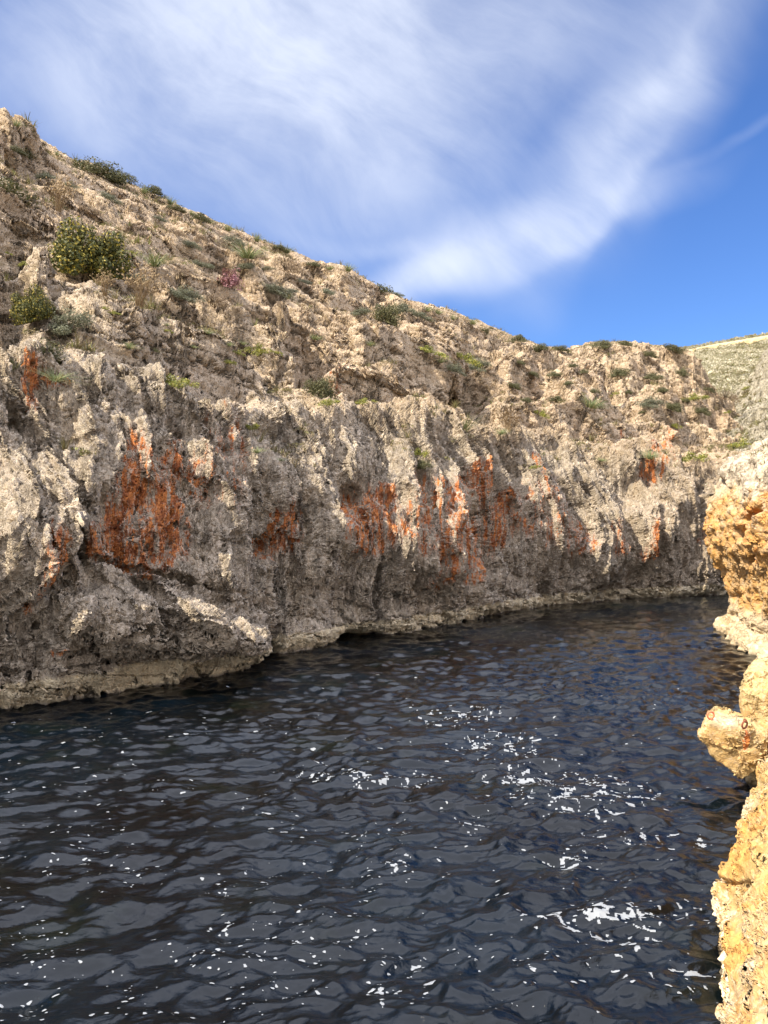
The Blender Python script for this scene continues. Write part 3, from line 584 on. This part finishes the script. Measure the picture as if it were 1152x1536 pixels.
LM = dict(bush=leaf_mat('bush leaves', (.045, .055, .015), (.10, .10, .022), (.36, .29, .05)),
          scrub=leaf_mat('scrub leaves', (.06, .065, .025), (.13, .12, .05)),
          greygreen=leaf_mat('grey green leaves', (.09, .10, .06), (.19, .19, .12)),
          blade=leaf_mat('grass blades', (.12, .15, .06), (.22, .25, .11), (.36, .30, .15)),
          dry=leaf_mat('dry stalks', (.25, .17, .09), (.42, .32, .19)),
          brown=leaf_mat('dry cushion', (.16, .11, .065), (.26, .19, .12)),
          herb=leaf_mat('yellow green herb', (.12, .14, .025), (.24, .24, .045), (.34, .30, .07)),
          pink=leaf_mat('pink blossom', (.42, .19, .22), (.55, .32, .34)), maroon=leaf_mat('maroon leaves', (.10, .035, .035), (.18, .07, .06)),
          stem=leaf_mat('woody stems', (.10, .075, .05), (.17, .13, .09)))
def leaves(n, r, size, sq=.6, clumps=14, aspect=.5, rs=None, fill=.55, up=0.0):
    """n leaf quads in lumpy clusters over a dome of radius r"""
    R_ = np.random.default_rng(rs)
    cd_ = R_.normal(size=(clumps, 3)); cd_[:, 2] = np.abs(cd_[:, 2]); cd_ /= np.linalg.norm(cd_, axis=1)[:, None]
    cc = cd_ * R_.uniform(.35, .85, (clumps, 1)); cr = R_.uniform(.22, .46, clumps)
    k = R_.integers(0, clumps, n); d = R_.normal(size=(n, 3)); d /= np.linalg.norm(d, axis=1)[:, None]
    p = cc[k] + d * cr[k][:, None] * R_.uniform(fill, 1, (n, 1)) ** .6
    p[:, 2] = np.maximum(p[:, 2], -.12) * sq / .75; p *= r
    nr = d + R_.normal(scale=.5, size=(n, 3)); nr[:, 2] += .3
    nr /= np.linalg.norm(nr, axis=1)[:, None]
    t1 = np.cross(nr, R_.normal(size=(n, 3))); t1[:, 2] += up; t1 /= np.linalg.norm(t1, axis=1)[:, None]; t2 = np.cross(nr, t1)
    s = size * R_.uniform(.6, 1.3, (n, 1)); L_, Wd = t1 * s, t2 * s * aspect
    v = np.stack([p - L_, p + Wd, p + L_, p - Wd], 1).reshape(-1, 3)
    return v, np.arange(4 * n).reshape(n, 4)
def blades(n, r, h, wdt, spread=.5, rs=None, segs=3, base=.25):
    R_ = np.random.default_rng(rs); V, Fc = [], []; b = 0
    for i in range(n):
        a = R_.uniform(0, 6.283); lean = R_.uniform(0.05, spread); hh = h * R_.uniform(.5, 1.1); rb = r * base * R_.uniform(0, 1)
        ca, sa = math.cos(a), math.sin(a); wa = a + 1.57 + R_.normal() * .5; wx, wy = math.cos(wa) * wdt, math.sin(wa) * wdt
        for j in range(segs + 1):
            f = j / segs; q = lean * r * 1.6 * f ** 1.6; z = hh * (f - .25 * lean * f * f); x, y = ca * (rb + q), sa * (rb + q); tw = 1 - .85 * f
            V += [(x - wx * tw, y - wy * tw, z), (x + wx * tw, y + wy * tw, z)]
        for j in range(segs): Fc.append((b + 2 * j, b + 2 * j + 1, b + 2 * j + 3, b + 2 * j + 2))
        b += 2 * (segs + 1)
    return np.array(V), np.array(Fc)
def stalks(n, r, h, wdt, rs=None, heads=True):
    R_ = np.random.default_rng(rs); V, Fc = [], []; b = 0
    for i in range(n):
        a = R_.uniform(0, 6.283); l = R_.uniform(.1, .8) * r; hh = h * R_.uniform(.5, 1.1)
        p0 = np.array([R_.normal() * r * .07, R_.normal() * r * .07, 0]); p1 = p0 + np.array([math.cos(a) * l * .4, math.sin(a) * l * .4, hh * .6]); p2 = p0 + np.array([math.cos(a) * l, math.sin(a) * l, hh])
        br = [(p0, p1, wdt), (p1, p2, wdt * .7)]
        for k in range(3):
            q = p1 + (p2 - p1) * R_.uniform(0, 1); br.append((q, q + np.array([R_.normal() * .22, R_.normal() * .22, R_.uniform(.1, .3)]) * h, wdt * .5))
        for s0, s1, w_ in br:
            for ax in ((1, 0, 0), (0, 1, 0)):
                e = np.array(ax) * w_; V += [s0 - e, s0 + e, s1 + e * .6, s1 - e * .6]; Fc.append((b, b + 1, b + 2, b + 3)); b += 4
            if heads and w_ < wdt:
                for ax in ((1, .3, 0), (-.3, 1, 0), (0, .2, 1)):
                    e = np.array(ax) * wdt * 2.6; g_ = np.cross(e, (0.3, .5, .8)); g_ = g_ / (np.linalg.norm(g_) + 1e-6) * wdt * 2.6
                    V += [s1 - e - g_, s1 + e - g_, s1 + e + g_, s1 - e + g_]; Fc.append((b, b + 1, b + 2, b + 3)); b += 4
    return np.array(V), np.array(Fc)
def proto(kind, var):
    """a plant of unit radius: list of (part name, verts, faces, material)"""
    s = hash((kind, var)) % 1000 if False else (sum(map(ord, kind)) * 7 + var * 131)
    st = ('stems', *stalks(9, .75, .55, .018, s, False), 'stem')
    if kind == 'leafy_bush': return [('foliage', *leaves(8500, 1, .042, .80, 34, .55, s, .55), 'bush'), ('stems', *stalks(26, 1.15, .95, .012, s, False), 'stem')]
    if kind == 'scrub_bush': return [('foliage', *leaves(2600, 1, .055, .62, 22, .42, s, .45), 'scrub'), st]
    if kind == 'grey_shrub': return [('foliage', *leaves(2300, 1, .060, .55, 18, .25, s, .3, .4), 'greygreen'), st]
    if kind == 'grass_tuft': return [('blades', *blades(120, 1, .95, .022, 1.0, s), 'blade')]
    if kind == 'dry_plant': return [('stalks', *stalks(38, 1, 1.1, .012, s), 'dry')]
    if kind == 'dry_cushion': return [('foliage', *leaves(1300, 1, .06, .5, 16, .18, s, .3, .5), 'brown'), st]
    if kind == 'herb_patch': return [('foliage', *leaves(620, 1, .070, .45, 9, .4, s, .2, .5), 'herb')]
    if kind == 'pink_bush': return [('foliage', *leaves(1500, 1, .06, .8, 16, .5, s, .4), 'maroon'), ('blossom', *leaves(420, 1.04, .05, .95, 7, .7, s + 1, .8), 'pink'), st]
PM = {}
def proto_meshes(kind, var):
    if (kind, var) not in PM:
        L_ = []
        for nm, v, f, m in proto(kind, var):
            me = bpy.data.meshes.new(nm); v = v.astype(np.float32); f = f.astype(np.int32)
            me.vertices.add(len(v)); me.vertices.foreach_set('co', v.ravel()); me.loops.add(f.size); me.loops.foreach_set('vertex_index', f.ravel())
            me.polygons.add(len(f)); me.polygons.foreach_set('loop_start', np.arange(0, f.size, 4, dtype=np.int32)); me.update(calc_edges=True)
            me.materials.append(LM[m]); L_.append((nm, me))
        PM[(kind, var)] = L_
    return PM[(kind, var)]
apx, apy, aY, aP, aN = [np.concatenate([t_[i] for t_ in TERR]) for i in range(5)]
okv = np.where((apx > -80) & (apx < 1240) & (apy > 150) & (apy < 1250))[0]
order = okv[np.argsort(apx[okv])]; sx = apx[order]
def find(px, py):
    i0, i1 = np.searchsorted(sx, [px - 3, px + 3]); c = order[i0:i1]
    if not len(c): return None
    d = np.abs(apy[c] - py); m = c[d < max(3.0, d.min() + 2)]
    k = m[np.argmin(aY[m])]; return aP[k], aN[k], aY[k]
def stand(kind, px, py, r_px, var=0, flat=1.0, sink=.06):
    """a plant whose base stands at the photo's (px, py) on the rock, r_px wide (half) in the photo"""
    hit = find(px, py)
    if hit is None: return None
    p, n, Y = hit; r = 1.35 * r_px / F * Y
    root = bpy.data.objects.new(kind, None); COL.objects.link(root); root.empty_display_size = .1
    p = p + n * np.float32(r * .55 * (1 - max(0.0, float(n[2]))))
    up = (Vector(n.tolist()) * .45 + Vector((0, 0, 1))).normalized()
    M = up.to_track_quat('Z', 'Y').to_matrix().to_4x4() @ Matrix.Rotation(random.uniform(0, 6.28), 4, 'Z')
    root.matrix_world = Matrix.Translation(Vector(p.tolist()) - up * r * sink) @ M @ Matrix.Diagonal((r, r, r * flat, 1))
    for nm, me in proto_meshes(kind, var):
        o = bpy.data.objects.new(nm, me); COL.objects.link(o); o.parent = root
    return root
SINGLE = [  # kind, photo x, y (base), half width px, flatness, label, category
    ('leafy_bush', 130, 408, 46, 1.0, 'largest bush of the slope, dark green with yellow-green leaf tips, on the upper left rocks', 'bush'),
    ('leafy_bush', 62, 478, 24, 1.3, 'dark green bush tucked against the grey rock left of and below the largest bush', 'bush'),
    ('scrub_bush', 76, 536, 24, 1.2, 'olive-yellow shrub at the foot of the dark green bush on the left', 'bush'),
    ('grey_shrub', 112, 500, 34, .9, 'straggly grey-green shrub right of the olive-yellow shrub on the left', 'bush'),
    ('pink_bush', 342, 428, 14, 1.2, 'small bush with pink blossom over maroon leaves, the only pink plant', 'flowering bush'),
    ('scrub_bush', 30, 300, 40, .6, 'dark flat bush under the round boulder at the upper left edge', 'bush'),
    ('scrub_bush', 150, 262, 32, .7, 'dark green scrub bush on the skyline at upper left, left one of two', 'bush'),
    ('scrub_bush', 182, 272, 22, .6, 'dark green scrub bush on the skyline at upper left, right one of two', 'bush'),
    ('grass_tuft', 232, 400, 22, .9, 'bright green tuft of long blades right of the largest bush', 'grass tuft'),
    ('herb_patch', 205, 385, 14, .9, 'bright green herb patch beside the long-bladed grass tuft', 'herbs'),
    ('dry_plant', 205, 462, 30, 1.1, 'rusty brown thicket of dry stalks below the largest bush', 'dry plant'),
    ('dry_plant', 160, 446, 16, 1.3, 'pale dry seed stalks standing below the largest bush', 'dry plant'),
    ('dry_plant', 88, 318, 22, 1.3, 'bare pale stalks rising above the largest bush, against grey rock', 'dry plant'),
    ('grass_tuft', 80, 572, 24, .6, 'straw and green tuft overhanging the grey ledge at the left', 'grass tuft'),
    ('grass_tuft', 30, 560, 16, .6, 'small green tuft in the ledge crack nearest the left edge', 'grass tuft'),
    ('grass_tuft', 370, 392, 28, .7, 'grey-green spiky tuft just right above the pink bush', 'grass tuft'),
    ('dry_cushion', 385, 388, 15, .8, 'reddish dry cushion right above the pink bush', 'dry bush'),
    ('dry_cushion', 430, 405, 26, 1.0, 'dark brown twiggy bush below the skyline right of the pink bush', 'dry bush'),
    ('dry_cushion', 320, 455, 24, .8, 'rounded brown cushion on the slope straight below the pink bush', 'dry bush'),
    ('grey_shrub', 275, 450, 24, .7, 'grey-green cushion left of the rounded brown one below the pink bush', 'bush'),
    ('grey_shrub', 405, 440, 24, .6, 'grey-green cushion lower right of the pink bush', 'bush'),
    ('grey_shrub', 205, 422, 16, .6, 'bluish-green small cushion touching the lower right of the largest bush', 'bush'),
    ('herb_patch', 270, 582, 24, .8, 'yellow-green herbs growing in the long crack above the grey cliff', 'herbs'),
    ('herb_patch', 380, 640, 12, .9, 'yellow-green tuft on the cliff brow left of the middle', 'herbs'),
    ('herb_patch', 385, 528, 18, .9, 'yellow-green herbs above the dark cave hollow', 'herbs'),
    ('scrub_bush', 482, 592, 22, 1.2, 'dark shrub filling the cave hollow in the slope', 'bush'),
    ('herb_patch', 498, 606, 16, .8, 'yellow herbs at the mouth of the cave hollow', 'herbs'),
    ('herb_patch', 540, 606, 14, .7, 'low yellow herbs on the ledge right of the cave hollow', 'herbs'),
    ('scrub_bush', 572, 445, 24, .9, 'dark shrub in the skyline gully, upper one of two', 'bush'),
    ('scrub_bush', 575, 482, 22, 1.2, 'dark shrub in the skyline gully, lower one of two', 'bush'),
    ('grey_shrub', 610, 470, 18, .8, 'grey scrub to the right of the skyline gully', 'bush'),
    ('herb_patch', 690, 540, 20, .9, 'vivid lime-green herb patch mid slope', 'herbs'),
    ('herb_patch', 640, 530, 24, .5, 'yellow-green strip of herbs left of the lime-green patch', 'herbs'),
    ('grey_shrub', 720, 556, 18, .8, 'olive cushion right below the lime-green patch', 'bush'),
    ('grey_shrub', 675, 556, 18, .7, 'grey cushion left below the lime-green patch', 'bush'),
    ('grass_tuft', 705, 650, 24, .7, 'green grass at the floor of the shaded hollow', 'grass tuft'),
    ('dry_plant', 755, 648, 24, 1.1, 'pinkish brown dry plant in the shaded hollow', 'dry plant'),
    ('herb_patch', 628, 682, 14, .9, 'yellow-green herbs at the cliff brow in the middle, upper one', 'herbs'),
    ('scrub_bush', 638, 698, 12, .9, 'brownish tuft hanging just under the brow herbs in the middle', 'tuft'),
    ('herb_patch', 808, 622, 11, 1.2, 'yellow bush on the slope right of the shaded hollow', 'herbs'),
    ('grass_tuft', 878, 612, 22, .7, 'grey-green tuft above the large smooth boulder face', 'grass tuft'),
    ('scrub_bush', 842, 524, 11, .7, 'dark round bush on the skyline dip before the knob', 'bush'),
    ('scrub_bush', 815, 522, 14, .7, 'dark bush on the skyline left of the dip before the knob', 'bush'),
    ('herb_patch', 1100, 668, 22, .8, 'yellow-green bush behind the top of the pale right-hand cliff', 'bush'),
    ('herb_patch', 1040, 690, 20, .8, 'olive-yellow herb bush in the nook left of the right-hand cliff', 'herbs'),
    ('grass_tuft', 972, 688, 15, .7, 'small green tuft above the orange-stained rock', 'grass tuft'),
    ('dry_cushion', 1078, 596, 18, .9, 'straw-coloured round bush in the valley at the foot of the knob', 'dry bush'),
    ('herb_patch', 1045, 596, 18, .7, 'green-yellow herbs left of the straw-coloured bush', 'herbs'),
    ('grey_shrub', 975, 608, 18, .8, 'olive shrub on the terrace below the knob, left one of two', 'bush'),
    ('scrub_bush', 1008, 614, 14, .8, 'darker green shrub on the terrace below the knob, right one of two', 'bush'),
    ('scrub_bush', 972, 533, 10, .8, 'dark tuft on the face of the knob', 'tuft'),
    ('scrub_bush', 925, 562, 14, .7, 'dark scrub at the left foot of the knob', 'bush'),
    ('scrub_bush', 980, 568, 12, .7, 'dark scrub at the middle of the knob foot', 'bush'),
    ('grass_tuft', 540, 720, 10, .1, None, None)][:-1]
for i, (k, x, y, r, fl_, lab, cat) in enumerate(SINGLE):
    o = stand(k, x, y, r, 0, fl_)
    if o: tag(o, lab, cat)
# smaller countable tufts, sets by place: on the skyline, on the upper slope, on the middle terraces, near the knob
def orders(n): return ['first', 'second', 'third', 'fourth', 'fifth', 'sixth', 'seventh', 'eighth', 'ninth', 'tenth', 'eleventh', 'twelfth', 'thirteenth', 'fourteenth', 'fifteenth', 'sixteenth', 'seventeenth', 'eighteenth', 'nineteenth', 'twentieth'][n]
SETS = [('grass_tuft', 'thin blade tuft standing up on the skyline', 'grass tuft', 'blade tufts along the skyline', 6, 12, .9,
         [(22, 190), (50, 206), (90, 232), (215, 290), (255, 306), (290, 322), (318, 332), (345, 345), (385, 362), (430, 380), (495, 402), (520, 408), (640, 465), (655, 470), (680, 478), (705, 484)]),
        ('scrub_bush', 'low dark scrub cushion just under the skyline', 'scrub', 'scrub cushions under the skyline', 10, 16, .6,
         [(20, 226), (45, 240), (228, 292), (266, 312), (300, 332), (420, 375), (470, 398), (730, 500), (775, 515), (900, 520), (940, 516), (1000, 522), (1018, 526)]),
        ('grey_shrub', 'small grey-green cushion on the upper slope', 'scrub', 'grey-green cushions of the upper slope', 9, 17, .6,
         [(70, 268), (110, 282), (160, 300), (240, 330), (285, 372), (305, 402), (350, 365), (365, 405), (400, 400), (440, 440), (455, 425), (490, 440), (540, 470), (600, 440), (625, 475)]),
        ('dry_cushion', 'small brown dry cushion on the upper slope', 'dry bush', 'brown cushions of the upper slope', 9, 16, .7,
         [(60, 290), (135, 320), (190, 345), (260, 350), (300, 360), (325, 385), (270, 412), (355, 470), (395, 470), (425, 425), (465, 455), (520, 425)]),
        ('grass_tuft', 'green tuft among the middle terraces', 'grass tuft', 'green tufts of the middle terraces', 6, 12, .7,
         [(195, 520), (230, 530), (250, 490), (290, 520), (310, 500), (345, 520), (365, 515), (470, 510), (550, 520), (660, 545), (420, 690), (385, 680), (750, 650), (900, 690)]),
        ('scrub_bush', 'olive scrub tuft on the terraces below the knob', 'scrub', 'scrub tufts of the far terraces', 5, 11, .7,
         [(780, 545), (800, 560), (830, 560), (850, 575), (875, 560), (895, 585), (910, 605), (945, 590), (960, 620), (990, 585), (1015, 560), (1030, 600), (1050, 620), (860, 548), (1060, 585), (790, 600), (770, 580), (835, 600)]),
        ('herb_patch', 'small yellow-green herb patch on the slope', 'herbs', 'yellow-green herb patches of the slope', 5, 10, .8,
         [(15, 380), (40, 400), (160, 465), (175, 470), (255, 500), (345, 545), (355, 530), (415, 530), (560, 600), (800, 700), (1010, 640), (920, 590), (1095, 615), (1120, 580)])]
for kind, lab, cat, grp, r0, r1, fl_, pts in SETS:
    pts = sorted(pts)
    for i, (x, y) in enumerate(pts):
        o = stand(kind, x + random.uniform(-2, 2), y + random.uniform(-2, 2), random.uniform(r0, r1), i % 3, fl_ * random.uniform(.8, 1.2))
        if o: tag(o, f"{lab}, {orders(i)} of them from the left", cat, grp)
# ground cover: tiny tufts beyond counting, one mesh
V, Fc, nb_ = [], [], 0
tv = [leaves(60, 1, .13, .5, 6, .35, 100 + i, .2) for i in range(4)] + [blades(16, 1, 1.1, .05, .9, 200 + i, 2) for i in range(4)]
pool = okv[(apy[okv] < 700)]; nz_ = aN[pool][:, 2]
cnd = pool[(nz_ > .70) & (apx[pool] < 1150)]
clus = pn(aP[cnd][:, 0] * .25, aP[cnd][:, 1] * .25, aP[cnd][:, 2] * .4); cnd = cnd[clus > -.02]
pick = np.random.default_rng(5).choice(cnd, min(len(cnd), 4500), replace=False)
for j, k in enumerate(pick):
    if aY[k] < 15 or aP[k][2] < 5.0: continue
    tvx, tfx = tv[random.randrange(8)]; r = random.uniform(.12, .36) * (1 + max(0, aY[k] - 40) / 90); a = random.random() * 6.28
    c, s = math.cos(a), math.sin(a); R3 = np.array([[c, -s, 0], [s, c, 0], [0, 0, 1]])
    V.append(tvx @ R3.T * r + aP[k] - np.array([0, 0, .03])); Fc.append(tfx + nb_); nb_ += len(tvx)
farp = okv[(aY[okv] > 105) & (apx[okv] > 1030) & (apx[okv] < 1170) & (apy[okv] > 500)]; fcl = pn(aP[farp][:, 0] * .06, aP[farp][:, 1] * .03, aP[farp][:, 2] * .2); farp = farp[fcl > .02]
for k in np.random.default_rng(8).choice(farp, 420, replace=False):
    tvx, tfx = tv[random.randrange(4)]; r = random.uniform(.7, 1.7); V.append(tvx * r * np.array([1.3, 1.3, .9]) + aP[k]); Fc.append(tfx + nb_); nb_ += len(tvx)
gm = leaf_mat('ground cover leaves', (.10, .095, .04), (.26, .20, .10), (.22, .23, .07))
gc = mesh_np('ground_cover', np.concatenate(V), np.concatenate(Fc), gm, smooth=False); tag(gc, kind='stuff')

# ------------------------------------------------------------------ pale field wall on the far ridge
fx = np.linspace(1020, 1330, 500); fyb = np.interp(fx, [1020, 1035, 1152, 1330], [530, 529, 521, 492]); fyt = np.interp(fx, [1020, 1035, 1080, 1152, 1330], [527, 524, 515, 503, 462])
rows = []
for f, dY in [(0, 0), (.2, .1), (.4, .25), (.6, .4), (.8, .6), (1, .9), (1.0, 1.8), (.9, 2.4), (0, 3)]:
    Y = 250.0 + dY; yy = fyb + (fyt - fyb) * f + (6 if f == 0 else 0); rows.append(np.stack([(fx - CX) / F * Y, np.full_like(fx, Y), z_of(yy, Y) + .25 * pn(fx * .1, f, 1) * (f > .9)], -1))
FW = np.array(rows); FW = np.repeat(FW, 1, 0); FW[..., 1] += .5 * fbm(FW[..., 0] * .2, FW[..., 2] * .6, 1.5, 3)
fwm = bpy.data.materials.new('pale field stone'); fwm.use_nodes = True; t = NT(fwm.node_tree); b = fwm.node_tree.nodes['Principled BSDF']
Pq = t.node('ShaderNodeTexCoord').outputs['Object']; t.put(b.inputs['Base Color'], t.mix(t.ramp(t.noise(Pq, .35, 6, .7), .35, .65), (.62, .47, .26), (.50, .37, .20))); b.inputs['Roughness'].default_value = .95
fw = mesh_np('field_wall', FW, gridquads(*FW.shape[:2]), fwm)
tag(fw, 'long pale stone field wall running along the far right skyline', 'wall')

# ------------------------------------------------------------------ two rusty mooring rings
rm = bpy.data.materials.new('rusty iron'); rm.use_nodes = True; t = NT(rm.node_tree); b = rm.node_tree.nodes['Principled BSDF']
Pq = t.node('ShaderNodeTexCoord').outputs['Object']; t.put(b.inputs['Base Color'], t.mix(t.ramp(t.noise(Pq, 40, 5, .7), .4, .6), (.10, .030, .018), (.26, .075, .03))); b.inputs['Roughness'].default_value = .8
rm2 = rm.copy(); rm2.name = 'orange painted iron'
for n_ in rm2.node_tree.nodes:
    if n_.bl_idname == 'ShaderNodeMix': n_.inputs[6].default_value = (.50, .10, .035, 1); n_.inputs[7].default_value = (.62, .20, .10, 1)
def torus(R_, r_, n=36, m=12, arc=1.0):
    V = []; 
    for i in range(n + 1):
        a = arc * 6.2832 * i / n
        for j in range(m):
            b_ = 6.2832 * j / m; V.append((math.cos(a) * (R_ + r_ * math.cos(b_)), r_ * math.sin(b_), math.sin(a) * (R_ + r_ * math.cos(b_))))
    Fc = [(i * m + j, i * m + (j + 1) % m, (i + 1) * m + (j + 1) % m, (i + 1) * m + j) for i in range(n) for j in range(m)]
    return np.array(V), np.array(Fc)
def ring(px, py, Y, R_, rot, mat, label, tilt=0.0):
    e = bpy.data.objects.new('mooring_ring', None); COL.objects.link(e); e.empty_display_size = .1
    e.location = ((px - CX) / F * Y, Y, z_of(py, Y)); e.rotation_euler = (tilt, 0, rot)
    v, f = torus(R_, R_ * .24); mesh_np('ring', v, f, mat, parent=e)
    v, f = torus(R_ * .42, R_ * .16, 24, 10); v = v[:, [1, 0, 2]] + np.array([0, 0, -R_ * 1.15]) if tilt == 0 else v[:, [1, 0, 2]] + np.array([R_ * .0, 0, R_ * 1.1])
    mesh_np('eyebolt', v, f, mat, parent=e)
    tag(e, label, 'mooring ring'); return e
ring(1117, 1087, 9.70, .048, .5, rm, 'dark rusty iron mooring ring hanging against the rock face right of the ledge', .12)
ring(1066, 1073, 9.86, .046, .2, rm2, 'orange-red mooring ring standing on the outer tip of the ledge')
